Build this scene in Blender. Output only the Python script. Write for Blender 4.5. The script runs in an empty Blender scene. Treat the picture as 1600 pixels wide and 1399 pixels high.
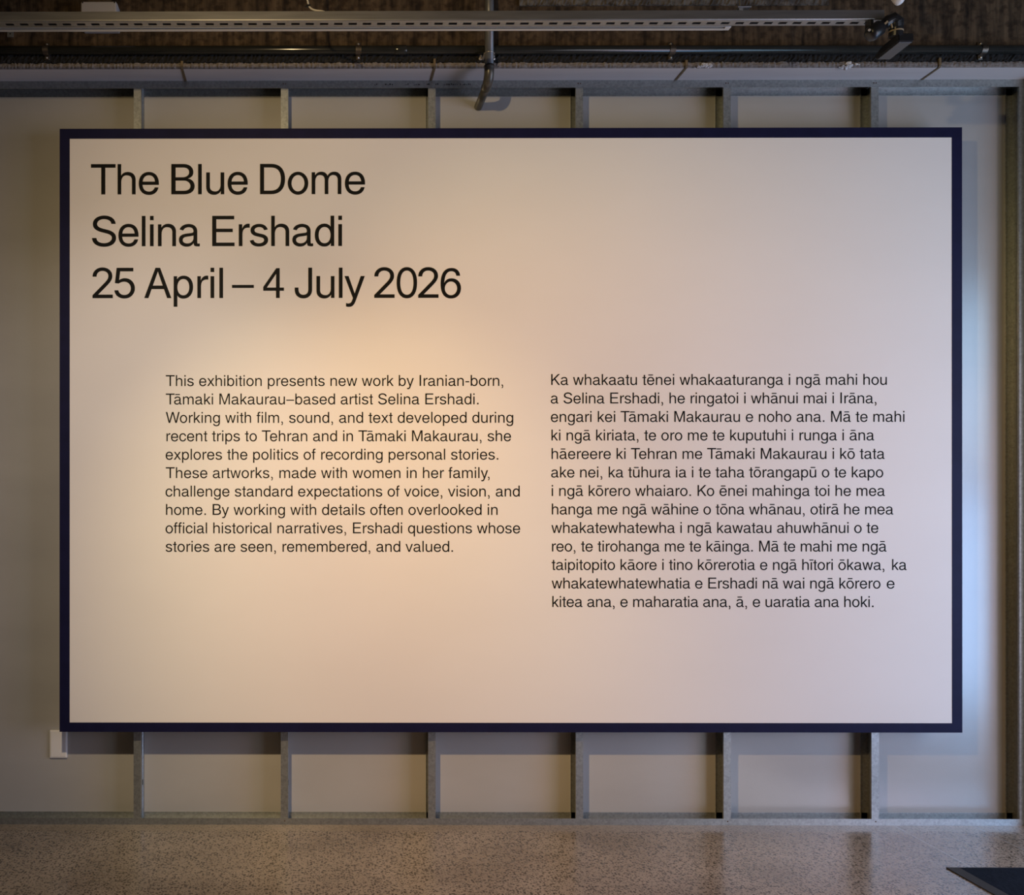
import bpy, bmesh, math, random
from mathutils import Vector, Matrix

# ---------------------------------------------------------------- camera, world, lights, exposure
scene = bpy.context.scene
COL = scene.collection
cam_data = bpy.data.cameras.new('camera')
cam = bpy.data.objects.new('camera', cam_data)
COL.objects.link(cam)
cam_data.sensor_fit = 'HORIZONTAL'
cam_data.sensor_width = 36.0
cam_data.lens = 30.883
cam_data.shift_x = 0.1995
cam_data.shift_y = 0.06076
cam_data.clip_start = 0.05
cam.location = (0.6773, -3.5765, 1.2806)
cam.rotation_euler = (math.pi / 2 + 0.0007, 0.0, 0.0037)
scene.camera = cam

scene.view_settings.view_transform = 'Standard'
scene.view_settings.look = 'None'
scene.view_settings.gamma = 1.0
scene.view_settings.use_curve_mapping = False
scene.view_settings.exposure = 0.0
scene.cycles.use_denoising = True
scene.cycles.max_bounces = 8

world = bpy.data.worlds.new('room_daylight')
scene.world = world
world.use_nodes = True
wb = world.node_tree.nodes['Background']
wb.inputs['Color'].default_value = (0.80, 0.87, 1.0, 1)
wb.inputs['Strength'].default_value = 0.012

def light(name, kind, loc, target, energy, rgb):
    d = bpy.data.lights.new(name, kind)
    m = max(rgb)
    d.energy = energy * m
    d.color = [c / m for c in rgb]
    o = bpy.data.objects.new(name, d)
    COL.objects.link(o)
    o.location = loc
    o.rotation_euler = (Vector(target) - Vector(loc)).to_track_quat('-Z', 'Y').to_euler()
    return d
# warm track lamp and its spill, plus three heads added to brighten the panel
LAMP = (0.164, -2.52, 2.905)
for nm, tgt, ang, rgb in (('track_spot_centre', (0.90, 0.0, 0.80), 50, (1.06, 0.80, 0.39)),
                          ('added_spot_left', (-0.10, 0.0, 1.30), 50, (0.34, 0.32, 0.33)),
                          ('added_spot_right', (2.40, 0.0, 1.50), 60, (0.45, 0.37, 0.13)),
                          ('added_spot_low_right', (2.20, 0.0, 0.60), 70, (0.36, 0.06, 0.01)),
                          ('track_spot_spill', (1.2, 0.0, 1.2), 125, (0.785, 0.577, 0.30))):
    sp = light(nm, 'SPOT', LAMP, tgt, 165, rgb)
    sp.spot_size = math.radians(ang)
    sp.spot_blend = 1.0
    sp.shadow_soft_size = 0.03
# door light from the right wall in warm and blue parts, plus two added fills
for nm, loc, tgt, rgb, w, h in (('door_warm_light', (4.60, -2.4, 1.1), (0.0, -2.4, 1.1), (0.50, 0.12, 0.03), 1.2, 2.0),  # orange part of the door light
                                ('door_skylight', (4.60, -1.75, 0.75), (0.0, -1.2, 0.65), (0.32, 0.64, 1.12), 1.8, 1.3),
                                ('side_fill_light', (4.62, -3.6, 1.2), (3.0, 0.0, 0.5), (0.66, 0.70, 0.80), 1.2, 2.2),  # added fill light, no side pane is known there
                                ('upper_fill_light', (4.60, -1.75, 2.05), (0.0, -1.2, 1.6), (0.26, 0.42, 0.60), 1.8, 1.0)):  # added fill to brighten the right wall and its gloss, no transom known
    dl = light(nm, 'AREA', loc, tgt, 40, rgb)
    dl.shape = 'RECTANGLE'; dl.size = w; dl.size_y = h

# ---------------------------------------------------------------- materials
def material(name, color, rough=0.6, metal=0.0, var=None, scale=(8, 8, 8), detail=4.0, bump=0.0, bump_scale=60.0,
             spec=0.5, voronoi=False, lo=0.35, hi=0.65):
    m = bpy.data.materials.new(name)
    m.use_nodes = True
    nt = m.node_tree
    b = nt.nodes['Principled BSDF']
    b.inputs['Base Color'].default_value = (*color, 1)
    b.inputs['Roughness'].default_value = rough
    b.inputs['Metallic'].default_value = metal
    b.inputs['Specular IOR Level'].default_value = spec
    tc = nt.nodes.new('ShaderNodeTexCoord')
    if var is not None:
        mp = nt.nodes.new('ShaderNodeMapping')
        mp.inputs['Scale'].default_value = scale
        nt.links.new(tc.outputs['Object'], mp.inputs['Vector'])
        if voronoi:
            n = nt.nodes.new('ShaderNodeTexVoronoi')
            n.inputs['Scale'].default_value = 1.0
            src = n.outputs['Color']
        else:
            n = nt.nodes.new('ShaderNodeTexNoise')
            n.inputs['Scale'].default_value = 1.0
            n.inputs['Detail'].default_value = detail
            src = n.outputs['Fac']
        nt.links.new(mp.outputs['Vector'], n.inputs['Vector'])
        r = nt.nodes.new('ShaderNodeValToRGB')
        r.color_ramp.elements[0].position = lo
        r.color_ramp.elements[0].color = (*color, 1)
        r.color_ramp.elements[1].position = hi
        r.color_ramp.elements[1].color = (*var, 1)
        nt.links.new(src, r.inputs['Fac'])
        nt.links.new(r.outputs['Color'], b.inputs['Base Color'])
    if bump:
        n2 = nt.nodes.new('ShaderNodeTexNoise')
        n2.inputs['Scale'].default_value = bump_scale
        n2.inputs['Detail'].default_value = 3
        nt.links.new(tc.outputs['Object'], n2.inputs['Vector'])
        bp = nt.nodes.new('ShaderNodeBump')
        bp.inputs['Strength'].default_value = bump
        bp.inputs['Distance'].default_value = 0.004
        nt.links.new(n2.outputs['Fac'], bp.inputs['Height'])
        nt.links.new(bp.outputs['Normal'], b.inputs['Normal'])
    return m

M = {}
M['wall'] = material('grey_wall_paint', (0.395, 0.383, 0.367), 0.27, var=(0.425, 0.412, 0.395), scale=(2, 2, 5), bump=0.06, bump_scale=180, spec=1.0)
M['panel'] = material('white_panel_paint', (0.785, 0.735, 0.695), 0.8, var=(0.805, 0.755, 0.715), scale=(1.5, 1.5, 3), bump=0.03, bump_scale=220, spec=0.15)
M['navy'] = material('navy_paint', (0.0085, 0.0085, 0.034), 0.55, var=(0.010, 0.010, 0.040), scale=(20, 20, 20), spec=0.12)
M['ink'] = material('black_vinyl_lettering', (0.004, 0.004, 0.004), 0.6, spec=0.12)
M['galv'] = material('galvanised_steel', (0.31, 0.325, 0.32), 0.45, 0.85, var=(0.42, 0.435, 0.43), scale=(130, 130, 130), voronoi=True, lo=0.1, hi=0.9, bump=0.05, bump_scale=150)
M['strut'] = material('zinc_strut', (0.27, 0.265, 0.26), 0.37, 0.85, var=(0.33, 0.325, 0.32), scale=(6, 60, 60))
M['alu'] = material('pale_aluminium', (0.55, 0.55, 0.55), 0.35, 0.6)
M['board'] = material('grey_soffit_board', (0.56, 0.51, 0.485), 0.8, var=(0.60, 0.55, 0.525), scale=(3, 30, 3), bump=0.08)
M['edge'] = material('raw_board_edge', (0.15, 0.125, 0.105), 0.95, var=(0.25, 0.22, 0.20), scale=(60, 60, 120), detail=8, bump=0.6, bump_scale=140)
M['bead'] = material('tan_joint_filler', (0.19, 0.13, 0.06), 0.8, var=(0.12, 0.08, 0.04), scale=(60, 60, 60))
M['crumb'] = material('white_plaster', (0.62, 0.58, 0.55), 0.9, var=(0.45, 0.42, 0.40), scale=(200, 200, 200))
M['mortar'] = material('dark_rough_mortar', (0.008, 0.0075, 0.007), 0.95, var=(0.050, 0.043, 0.037), scale=(70, 70, 90), detail=8, lo=0.56, hi=0.80, bump=0.8, bump_scale=120)
M['pipe'] = material('weathered_grey_pipe', (0.13, 0.135, 0.14), 0.38, 0.35, var=(0.17, 0.17, 0.17), scale=(30, 30, 12))
M['elbow'] = material('dark_cast_elbow', (0.075, 0.07, 0.06), 0.35, 0.35, var=(0.11, 0.10, 0.085), scale=(40, 40, 40))
M['conduit'] = material('dark_green_grey_conduit', (0.018, 0.019, 0.017), 0.14, 0.2, var=(0.030, 0.030, 0.026), scale=(8, 60, 60))
M['zinc'] = material('bright_zinc_clip', (0.62, 0.58, 0.52), 0.35, 0.8, var=(0.5, 0.45, 0.4), scale=(80, 80, 80))
M['clip'] = material('dull_brown_clip', (0.09, 0.075, 0.06), 0.40, 0.8, var=(0.14, 0.115, 0.09), scale=(80, 80, 80))
M['grey_plastic'] = material('light_grey_plastic', (0.42, 0.39, 0.37), 0.5, var=(0.44, 0.41, 0.39), scale=(10, 10, 10))
M['white_plastic'] = material('white_plastic', (0.74, 0.72, 0.70), 0.35)
M['black_plastic'] = material('black_plastic', (0.010, 0.010, 0.011), 0.35)
M['grey_lens'] = material('dark_grey_diffuser', (0.016, 0.0155, 0.017), 0.25)
M['tape'] = material('beige_tape', (0.28, 0.21, 0.12), 0.7)
M['cable'] = material('white_cable', (0.60, 0.56, 0.50), 0.5)
M['rust'] = material('rusty_screw', (0.10, 0.055, 0.03), 0.7)
M['rubber'] = material('black_rubber', (0.020, 0.020, 0.022), 0.6, bump=0.2, bump_scale=400)
M['carpet'] = material('navy_carpet', (0.006, 0.009, 0.016), 0.95, var=(0.014, 0.020, 0.032), scale=(260, 60, 60), bump=0.8, bump_scale=500, spec=0.1)
M['stamp'] = material('faded_ink', (0.02, 0.018, 0.016), 0.8)
M['plaster'] = material('painted_side_wall', (0.45, 0.44, 0.43), 0.8)

wall_bsdf = M['wall'].node_tree.nodes['Principled BSDF']
wall_bsdf.inputs['Coat Weight'].default_value = 0.8
wall_bsdf.inputs['Coat Roughness'].default_value = 0.30
def beam_material():
    m = bpy.data.materials.new('board_marked_concrete')
    m.use_nodes = True
    nt = m.node_tree; N = nt.nodes; L = nt.links
    b = N['Principled BSDF']
    b.inputs['Roughness'].default_value = 0.85
    b.inputs['Specular IOR Level'].default_value = 0.25
    tc = N.new('ShaderNodeTexCoord')
    mp = N.new('ShaderNodeMapping'); mp.inputs['Scale'].default_value = (14, 4, 1.3)
    L.new(tc.outputs['Object'], mp.inputs['Vector'])
    n = N.new('ShaderNodeTexNoise'); n.inputs['Scale'].default_value = 2.2; n.inputs['Detail'].default_value = 8; n.inputs['Roughness'].default_value = 0.65
    L.new(mp.outputs['Vector'], n.inputs['Vector'])
    r = N.new('ShaderNodeValToRGB')
    e = r.color_ramp.elements
    e[0].position = 0.34; e[0].color = (0.022, 0.014, 0.008, 1)
    e[1].position = 0.70; e[1].color = (0.135, 0.090, 0.050, 1)
    L.new(n.outputs['Fac'], r.inputs['Fac'])
    # fine stains and pits
    n2 = N.new('ShaderNodeTexNoise'); n2.inputs['Scale'].default_value = 38; n2.inputs['Detail'].default_value = 6
    L.new(tc.outputs['Object'], n2.inputs['Vector'])
    r2 = N.new('ShaderNodeValToRGB'); r2.color_ramp.elements[0].position = 0.36; r2.color_ramp.elements[1].position = 0.55
    r2.color_ramp.elements[0].color = (0.45, 0.42, 0.40, 1)
    L.new(n2.outputs['Fac'], r2.inputs['Fac'])
    mx = N.new('ShaderNodeMix'); mx.data_type = 'RGBA'; mx.blend_type = 'MULTIPLY'; mx.inputs[0].default_value = 1.0
    L.new(r.outputs['Color'], mx.inputs[6]); L.new(r2.outputs['Color'], mx.inputs[7])
    L.new(mx.outputs[2], b.inputs['Base Color'])
    bp = N.new('ShaderNodeBump'); bp.inputs['Strength'].default_value = 0.5; bp.inputs['Distance'].default_value = 0.006
    L.new(n2.outputs['Fac'], bp.inputs['Height']); L.new(bp.outputs['Normal'], b.inputs['Normal'])
    return m
M['beam'] = beam_material()
M['ledge'] = material('rough_pale_concrete', (0.060, 0.050, 0.040), 0.9, var=(0.15, 0.128, 0.10), scale=(26, 26, 40), detail=8, lo=0.38, hi=0.62, bump=0.7, bump_scale=90)
M['ceiling'] = material('dark_ceiling_concrete', (0.05, 0.04, 0.03), 0.9, var=(0.09, 0.07, 0.055), scale=(3, 3, 3))

def floor_material():
    m = bpy.data.materials.new('polished_concrete_with_aggregate')
    m.use_nodes = True
    nt = m.node_tree; N = nt.nodes; L = nt.links
    b = N['Principled BSDF']
    tc = N.new('ShaderNodeTexCoord')
    big = N.new('ShaderNodeTexNoise'); big.inputs['Scale'].default_value = 2.6; big.inputs['Detail'].default_value = 5
    L.new(tc.outputs['Object'], big.inputs['Vector'])
    base = N.new('ShaderNodeValToRGB')
    base.color_ramp.elements[0].position = 0.32; base.color_ramp.elements[0].color = (0.235, 0.190, 0.150, 1)
    base.color_ramp.elements[1].position = 0.68; base.color_ramp.elements[1].color = (0.370, 0.310, 0.255, 1)
    L.new(big.outputs['Fac'], base.inputs['Fac'])
    # dark stones: cells of two sizes, only some of them dark
    def stones(scale, radius, keep):
        v = N.new('ShaderNodeTexVoronoi'); v.inputs['Scale'].default_value = scale; v.inputs['Randomness'].default_value = 1.0
        L.new(tc.outputs['Object'], v.inputs['Vector'])
        sep = N.new('ShaderNodeSeparateColor'); L.new(v.outputs['Color'], sep.inputs['Color'])
        g = N.new('ShaderNodeMath'); g.operation = 'LESS_THAN'; g.inputs[1].default_value = keep
        L.new(sep.outputs[0], g.inputs[0])
        mr = N.new('ShaderNodeMapRange'); mr.inputs['From Min'].default_value = radius * 0.75; mr.inputs['From Max'].default_value = radius
        mr.inputs['To Min'].default_value = 1.0; mr.inputs['To Max'].default_value = 0.0
        L.new(v.outputs['Distance'], mr.inputs['Value'])
        mu = N.new('ShaderNodeMath'); mu.operation = 'MULTIPLY'
        L.new(g.outputs[0], mu.inputs[0]); L.new(mr.outputs[0], mu.inputs[1])
        return mu.outputs[0], sep
    s1, sep1 = stones(95.0, 0.46, 0.60)
    s2, sep2 = stones(190.0, 0.48, 0.50)
    mxs = N.new('ShaderNodeMath'); mxs.operation = 'MAXIMUM'
    L.new(s1, mxs.inputs[0]); L.new(s2, mxs.inputs[1])
    # the trowelled strip along the wall shows fewer stones
    sx = N.new('ShaderNodeSeparateXYZ'); L.new(tc.outputs['Object'], sx.inputs[0])
    edge = N.new('ShaderNodeMapRange'); edge.inputs['From Min'].default_value = -0.069; edge.inputs['From Max'].default_value = -0.066
    edge.inputs['To Min'].default_value = 0.84; edge.inputs['To Max'].default_value = 0.40
    L.new(sx.outputs['Y'], edge.inputs['Value'])
    fac = N.new('ShaderNodeMath'); fac.operation = 'MULTIPLY'
    L.new(mxs.outputs[0], fac.inputs[0]); L.new(edge.outputs[0], fac.inputs[1])
    mx = N.new('ShaderNodeMix'); mx.data_type = 'RGBA'
    L.new(fac.outputs[0], mx.inputs[0]); L.new(base.outputs['Color'], mx.inputs[6])
    mx.inputs[7].default_value = (0.030, 0.025, 0.021, 1)
    # two pale saw cuts across the slab at the right
    prev = mx.outputs[2]
    for cx in (3.045, 3.365):
        a = N.new('ShaderNodeMath'); a.operation = 'SUBTRACT'; a.inputs[1].default_value = cx; L.new(sx.outputs['X'], a.inputs[0])
        ab = N.new('ShaderNodeMath'); ab.operation = 'ABSOLUTE'; L.new(a.outputs[0], ab.inputs[0])
        lt = N.new('ShaderNodeMath'); lt.operation = 'LESS_THAN'; lt.inputs[1].default_value = 0.003; L.new(ab.outputs[0], lt.inputs[0])
        mm = N.new('ShaderNodeMix'); mm.data_type = 'RGBA'; L.new(lt.outputs[0], mm.inputs[0]); L.new(prev, mm.inputs[6])
        mm.inputs[7].default_value = (0.30, 0.28, 0.26, 1)
        prev = mm.outputs[2]
    L.new(prev, b.inputs['Base Color'])
    rr = N.new('ShaderNodeMapRange'); rr.inputs['To Min'].default_value = 0.15; rr.inputs['To Max'].default_value = 0.27
    L.new(big.outputs['Fac'], rr.inputs['Value']); L.new(rr.outputs[0], b.inputs['Roughness'])
    return m
M['floor'] = floor_material()

# ---------------------------------------------------------------- helpers
def obj(name, bm, m, parent=None, smooth=False, label=None):
    me = bpy.data.meshes.new(name)
    if parent is not None:
        bmesh.ops.translate(bm, verts=bm.verts, vec=-parent.matrix_basis.translation if parent.parent is None else -(parent.matrix_basis.translation + parent.parent.matrix_basis.translation))
    bmesh.ops.recalc_face_normals(bm, faces=bm.faces)
    bm.to_mesh(me); bm.free()
    me.materials.append(m)
    if smooth:
        for p in me.polygons: p.use_smooth = len(p.vertices) <= 4
    o = bpy.data.objects.new(name, me)
    COL.objects.link(o)
    if parent is not None: o.parent = parent
    if label: o['label'] = label
    return o
def thing(name, label, cat, loc, group=None):
    o = bpy.data.objects.new(name, None)
    COL.objects.link(o)
    o.empty_display_size = 0.05
    o.location = loc
    return tag(o, label, cat, group)
def tag(o, label, cat, group=None):
    o['label'] = label; o['category'] = cat
    if group: o['group'] = group
    return o
def struct(name, bm, m):
    o = obj(name, bm, m); o['kind'] = 'structure'; return o
def single(name, bm, m, label, cat, group=None, smooth=False):
    return tag(obj(name, bm, m, smooth=smooth), label, cat, group)
def box(bm, x0, x1, y0, y1, z0, z1, bevel=0.0, seg=2):
    r = bmesh.ops.create_cube(bm, size=1.0, matrix=Matrix.Translation(((x0+x1)/2, (y0+y1)/2, (z0+z1)/2)) @ Matrix.Diagonal((x1-x0, y1-y0, z1-z0, 1)))
    if bevel:
        es = list({e for v in r['verts'] for e in v.link_edges})
        bmesh.ops.bevel(bm, geom=es, offset=bevel, segments=seg, affect='EDGES', profile=0.6)
    return r['verts']
def B(*a, **k):
    bm = bmesh.new(); box(bm, *a, **k); return bm
def tube(bm, pts, r, seg=20, caps=True):
    pts = [Vector(p) for p in pts]
    rr = r if isinstance(r, (list, tuple)) else [r] * len(pts)
    rings = []; up = None
    for i, p in enumerate(pts):
        t = (pts[min(i+1, len(pts)-1)] - pts[max(i-1, 0)]).normalized()
        if up is None:
            up = Vector((0, 0, 1)) if abs(t.z) < 0.9 else Vector((0, 1, 0))
        u = t.cross(up).normalized(); v = u.cross(t).normalized(); up = v
        rings.append([bm.verts.new(p + (u * math.cos(a) + v * math.sin(a)) * rr[i]) for a in (2 * math.pi * k / seg for k in range(seg))])
    for a, b in zip(rings, rings[1:]):
        for k in range(seg):
            bm.faces.new((a[k], a[(k+1) % seg], b[(k+1) % seg], b[k]))
    if caps:
        bm.faces.new(rings[0]); bm.faces.new(rings[-1][::-1])
    return bm
def prism(bm, prof, axis, a, b):
    """extrude a closed 2-D outline along x ('x': prof = (y,z)), y (prof = (x,z)) or z (prof = (x,y))"""
    def P(p, t):
        return {'x': (t, p[0], p[1]), 'y': (p[0], t, p[1]), 'z': (p[0], p[1], t)}[axis]
    A = [bm.verts.new(P(p, a)) for p in prof]; C = [bm.verts.new(P(p, b)) for p in prof]
    n = len(prof)
    for i in range(n):
        bm.faces.new((A[i], A[(i+1) % n], C[(i+1) % n], C[i]))
    bm.faces.new(A); bm.faces.new(C[::-1])
    return bm
def arc(c, r0, a0, a1, n):
    return [(c[0] + r0 * math.cos(a0 + (a1-a0) * i / n), c[1] + r0 * math.sin(a0 + (a1-a0) * i / n)) for i in range(n+1)]
def lathe(bm, prof, origin, axis, seg=24):
    """prof: (distance along axis, radius)"""
    d = Vector(axis).normalized()
    o = Vector(origin)
    return tube(bm, [o + d * t for t, _ in prof], [r for _, r in prof], seg)
def screw(parent, p, r=0.004, m=None, direction=(0, -1, 0), name='screw'):
    bm = bmesh.new()
    lathe(bm, [(0, r), (r*0.35, r*0.9), (r*0.6, r*0.5)], p, direction, 10)
    return obj(name, bm, m or M['rust'], parent)

# ---------------------------------------------------------------- the room
D = 0.076                                     # depth of the steel frame; the wall lining stands behind it
XL, XR = -2.4, 4.66
struct('floor', B(XL - 1.0, XR + 0.2, -7.0, 0.30, -0.12, 0.0), M['floor'])
NIB = 3.5885                                  # the wall right of the last stud stands 60 mm proud
struct('wall_back', B(XL, NIB, D, 0.22, 0.0, 3.028), M['wall'])
struct('wall_right_return', B(NIB, XR + 0.2, -0.060, 0.22, 0.0, 3.028), M['plaster'])
struct('concrete_beam', B(XL, XR + 0.2, -0.0976, 0.22, 3.088, 3.62), M['beam'])
struct('ceiling', B(XL - 1.0, XR + 0.2, -7.0, -0.0976, 3.62, 3.76), M['ceiling'])
# right wall with the glazed street door opening (out of frame, lets the daylight in, widened for the added side fill)
bm = bmesh.new()
box(bm, XR, XR + 0.2, -0.72, -0.0605, 0.0, 3.028); box(bm, XR, XR + 0.2, -0.72, -0.1, 3.028, 3.088)
box(bm, XR, XR + 0.2, -7.0, -4.35, 0.0, 3.62)
box(bm, XR, XR + 0.2, -4.35, -0.0976, 3.088, 3.62)
box(bm, XR, XR + 0.2, -4.35, -0.72, 2.62, 3.088)
struct('wall_right', bm, M['plaster'])

# rough pale ledge high on the beam, from the downpipe to the right
random.seed(4)
def rough_strip(x0, x1, z0, z1, yb, yf, nx, nz, jy, jz):
    bm = bmesh.new()
    g = []
    for i in range(nx + 1):
        col = []
        for j in range(nz + 1):
            x = x0 + (x1 - x0) * i / nx
            z = z0 + (z1 - z0) * j / nz
            edge = j in (0, nz)
            col.append(bm.verts.new((x, yf + random.uniform(-jy, jy), z + (random.uniform(-jz, jz) if edge else random.uniform(-jz, jz) * 0.4))))
        g.append(col)
    back0 = [bm.verts.new((c[0].co.x, yb, z0)) for c in g]
    back1 = [bm.verts.new((c[-1].co.x, yb, z1)) for c in g]
    for i in range(nx):
        for j in range(nz):
            bm.faces.new((g[i][j], g[i+1][j], g[i+1][j+1], g[i][j+1]))
        bm.faces.new((back0[i], back0[i+1], g[i+1][0], g[i][0]))
        bm.faces.new((g[i][-1], g[i+1][-1], back1[i+1], back1[i]))
        bm.faces.new((back1[i], back1[i+1], back0[i+1], back0[i]))
    bm.faces.new([back0[0]] + g[0] + [back1[0]])
    bm.faces.new(([back0[-1]] + g[-1] + [back1[-1]])[::-1])
    return bm
struct('trim_1', rough_strip(1.50, 2.72, 3.277, 3.40, -0.0976, -0.106, 160, 8, 0.003, 0.004), M['ledge'])
# dark crumbling mortar edge under the beam
struct('trim_2', rough_strip(XL, XR, 3.054, 3.090, 0.05, -0.099, 900, 4, 0.0035, 0.0035), M['mortar'])

# ---------------------------------------------------------------- soffit boards
seams = [-1.83, -0.83, 0.167, 1.166, 2.160, 3.158, 4.156]
place = ['at the left end of the photo',
         'between the leftmost seam and the downpipe seam',
         'crossed by the grey downpipe',
         'carrying both white plaster crumbs',
         'at the right end of the photo']
dx = [0.0, 0.0, 0.0, 0.0]
for k in range(5):
    x0, x1 = seams[k+1], seams[k+2]
    if k == 0: x0 = XL
    if k == 4: x1 = XR
    t = thing('soffit_board', 'grey soffit board with a rough front edge ' + place[k], 'board', ((x0+x1)/2, 0, 3.032), 'grey soffit boards above the steel frame')
    random.seed(20 + k)
    n = int((x1 - x0) * 150)
    bm = bmesh.new(); be = bmesh.new()
    prevr = None
    a0, a1 = x0 + 0.004, x1 - 0.004
    for i in range(n + 1):
        x = a0 + (a1 - a0) * i / n
        yf = -0.0976 - random.uniform(0, 0.004)
        top = 3.0535 + random.uniform(-0.0025, 0.0025)
        bot = 3.0312
        ring = [be.verts.new(v) for v in ((x, -0.0940, bot + 0.0004), (x, yf + 0.002, bot + 0.0004), (x, yf, bot + 0.002 + random.uniform(0, 0.0015)), (x, yf - random.uniform(0, 0.002), 3.044), (x, yf + 0.002, top), (x, -0.0940, 3.0530))]
        if prevr:
            for q in range(6):
                be.faces.new((prevr[q], prevr[(q+1) % 6], ring[(q+1) % 6], ring[q]))
        else:
            be.faces.new(ring)
        prevr = ring
    be.faces.new(prevr[::-1])
    box(bm, a0, a1, -0.0945, 0.20, bot, 3.0530)
    obj('board', bm, M['board'], t)
    obj('raw_edge', be, M['edge'], t, label='rough brownish raw front edge')
    if k < 4:
        bm = bmesh.new()
        prism(bm, [(-0.0015, 3.0290), (-0.100, 3.0290), (-0.106, 3.034), (-0.106, 3.058 + 0.008 * (k % 2)), (-0.100, 3.062), (-0.0015, 3.050)], 'x', x1 - 0.0045, x1 + 0.0045)
        obj('joint_filler', bm, M['bead'], t, label='tan strip of joint filler at the board seam')

# plaster crumbs stuck to the board edge
def crumbs(cx, label, seed):
    random.seed(seed)
    bm = bmesh.new()
    for i in range(16):
        u = random.uniform(-1, 1)
        x = cx + 0.045 * u
        r = random.uniform(0.004, 0.010) * (1.25 - abs(u))
        v = bmesh.ops.create_icosphere(bm, subdivisions=1, radius=r)['verts']
        z = 3.034 + random.uniform(-0.006, 0.012) * (1 - abs(u)) + u * 0.006
        for q in v:
            q.co = Vector((q.co.x * 1.4, q.co.y * 0.7, q.co.z)) * random.uniform(0.75, 1.25) + Vector((x, -0.1035, z))
    single('plaster_crumb', bm, M['crumb'], label, 'plaster', 'white plaster crumbs on the soffit edge')
crumbs(2.235, 'white plaster crumb on the soffit edge beside a tan joint', 3)
crumbs(2.800, 'white plaster crumb on the soffit edge below the black floodlight', 8)

# ---------------------------------------------------------------- steel wall frame
def track(name, x0, x1, z, up, label, group):
    t = thing(name, label, 'track', ((x0+x1)/2, D/2, z), group)
    w = 0.0012; h = 0.0268 if up else -0.0300
    s = 1 if up else -1
    prof = [(0, z), (D, z), (D, z+h), (D-w, z+h), (D-w, z+s*w), (w, z+s*w), (w, z+h), (0, z+h)]
    bm = bmesh.new(); prism(bm, prof, 'x', x0, x1)
    obj('channel', bm, M['galv'], t)
    return t
X0 = -0.0454
W = 0.0300
tt = track('ceiling_track', XL, NIB - 0.002, 3.0310, False, 'galvanised steel top track running across the photo under the grey soffit', 'steel tracks of the wall frame')
tb = track('floor_track', XL, 0.600, 0.0, True, 'galvanised steel bottom track on the floor, dim length at left', 'steel tracks of the wall frame')
tc_ = track('floor_track', 0.601, NIB - 0.002, 0.0, True, 'galvanised steel bottom track on the floor, long length running right', 'steel tracks of the wall frame')
for i, (n, xo) in enumerate(((1, 0.006), (3, 0.008), (4, 0.010), (5, 0.012))):
    screw(tt, (X0 + 0.6*n + 0.010, 0, 3.018), 0.0028)
    screw(tt, (X0 + 0.6*n + 0.019, 0, 3.0175), 0.0026)
for n in (1, 4, 5):
    screw(tb if n == 1 else tc_, (X0 + 0.6*n + 0.016, 0, 0.016), 0.003)
# faded stamp printed on the top track (illegible at this size)
random.seed(9)
bm = bmesh.new()
x = 0.936
while x < 1.328:
    w = random.choice((0.004, 0.006, 0.008))
    if random.random() < 0.80:
        z0 = 3.0125 + random.uniform(-0.001, 0.001)
        box(bm, x, x + w * 0.8, -0.0003, 0.0002, z0, z0 + random.choice((0.002, 0.005, 0.006)))
    x += w * 1.25
    if random.random() < 0.12: x += 0.02
obj('ink_stamp', bm, M['stamp'], tt)

stud_label = ['galvanised steel stud behind the white panel, leftmost, nearest the white switch plate',
              'galvanised steel stud behind the white panel, second from the left',
              'galvanised steel stud behind the white panel, just left of the grey downpipe',
              'galvanised steel stud behind the white panel, third from the panel\'s right edge',
              'galvanised steel stud behind the white panel, second from the panel\'s right edge',
              'galvanised steel stud behind the white panel, nearest the panel\'s right edge',
              'galvanised steel stud at the right edge of the photo, right of the panel']
def stud_mesh():
    w = 0.0012; lip = 0.008
    prof = [(W, 0), (W, 0.028), (W-0.003, 0.031), (W-0.003, 0.045), (W, 0.048), (W, D-0.0014), (0, D-0.0014), (0, D-lip), (w, D-lip), (w, D-0.0014-w), (W-w, D-0.0014-w),
            (W-w, 0.048+w), (W-0.003-w, 0.045), (W-0.003-w, 0.031), (W-w, 0.028-w), (W-w, w), (w, w), (w, lip), (0, lip), (0, 0)]
    bm = bmesh.new()
    prism(bm, [(p[0], p[1] - 0.0) for p in prof], 'z', 0.0015, 3.0290)
    return bm
proto = None
for i in range(7):
    t = thing('wall_stud', stud_label[i], 'stud', (X0 + 0.6 * i, 0.0014, 0.0), 'vertical steel studs of the wall frame')
    if proto is None:
        bm = stud_mesh()
        bmesh.ops.translate(bm, verts=bm.verts, vec=t.location)
        proto = obj('channel', bm, M['galv'], t)
        bm = bmesh.new(); box(bm, X0 + W - 0.0008, X0 + W + 0.0006, 0.030 + 0.004, 0.030 + 0.014, 0.150, 0.172, 0.0004, 1)
        hole = obj('service_hole', bm, M['stamp'], t)
    else:
        for src in (proto, hole):
            c = src.copy(); COL.objects.link(c); c.parent = t

# ---------------------------------------------------------------- the exhibition panel
PX0, PX1, PZ0, PZ1 = -0.3340, 3.2877, 0.3890, 2.8167
IX0, IX1, IZ0, IZ1 = -0.2934, 3.2467, 0.4268, 2.7764
FY = -0.0460
panel = thing('exhibition_panel', 'large white exhibition text panel with navy border mounted on the steel studs', 'panel', ((PX0+PX1)/2, -0.02, PZ0))
bm = bmesh.new()
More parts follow.
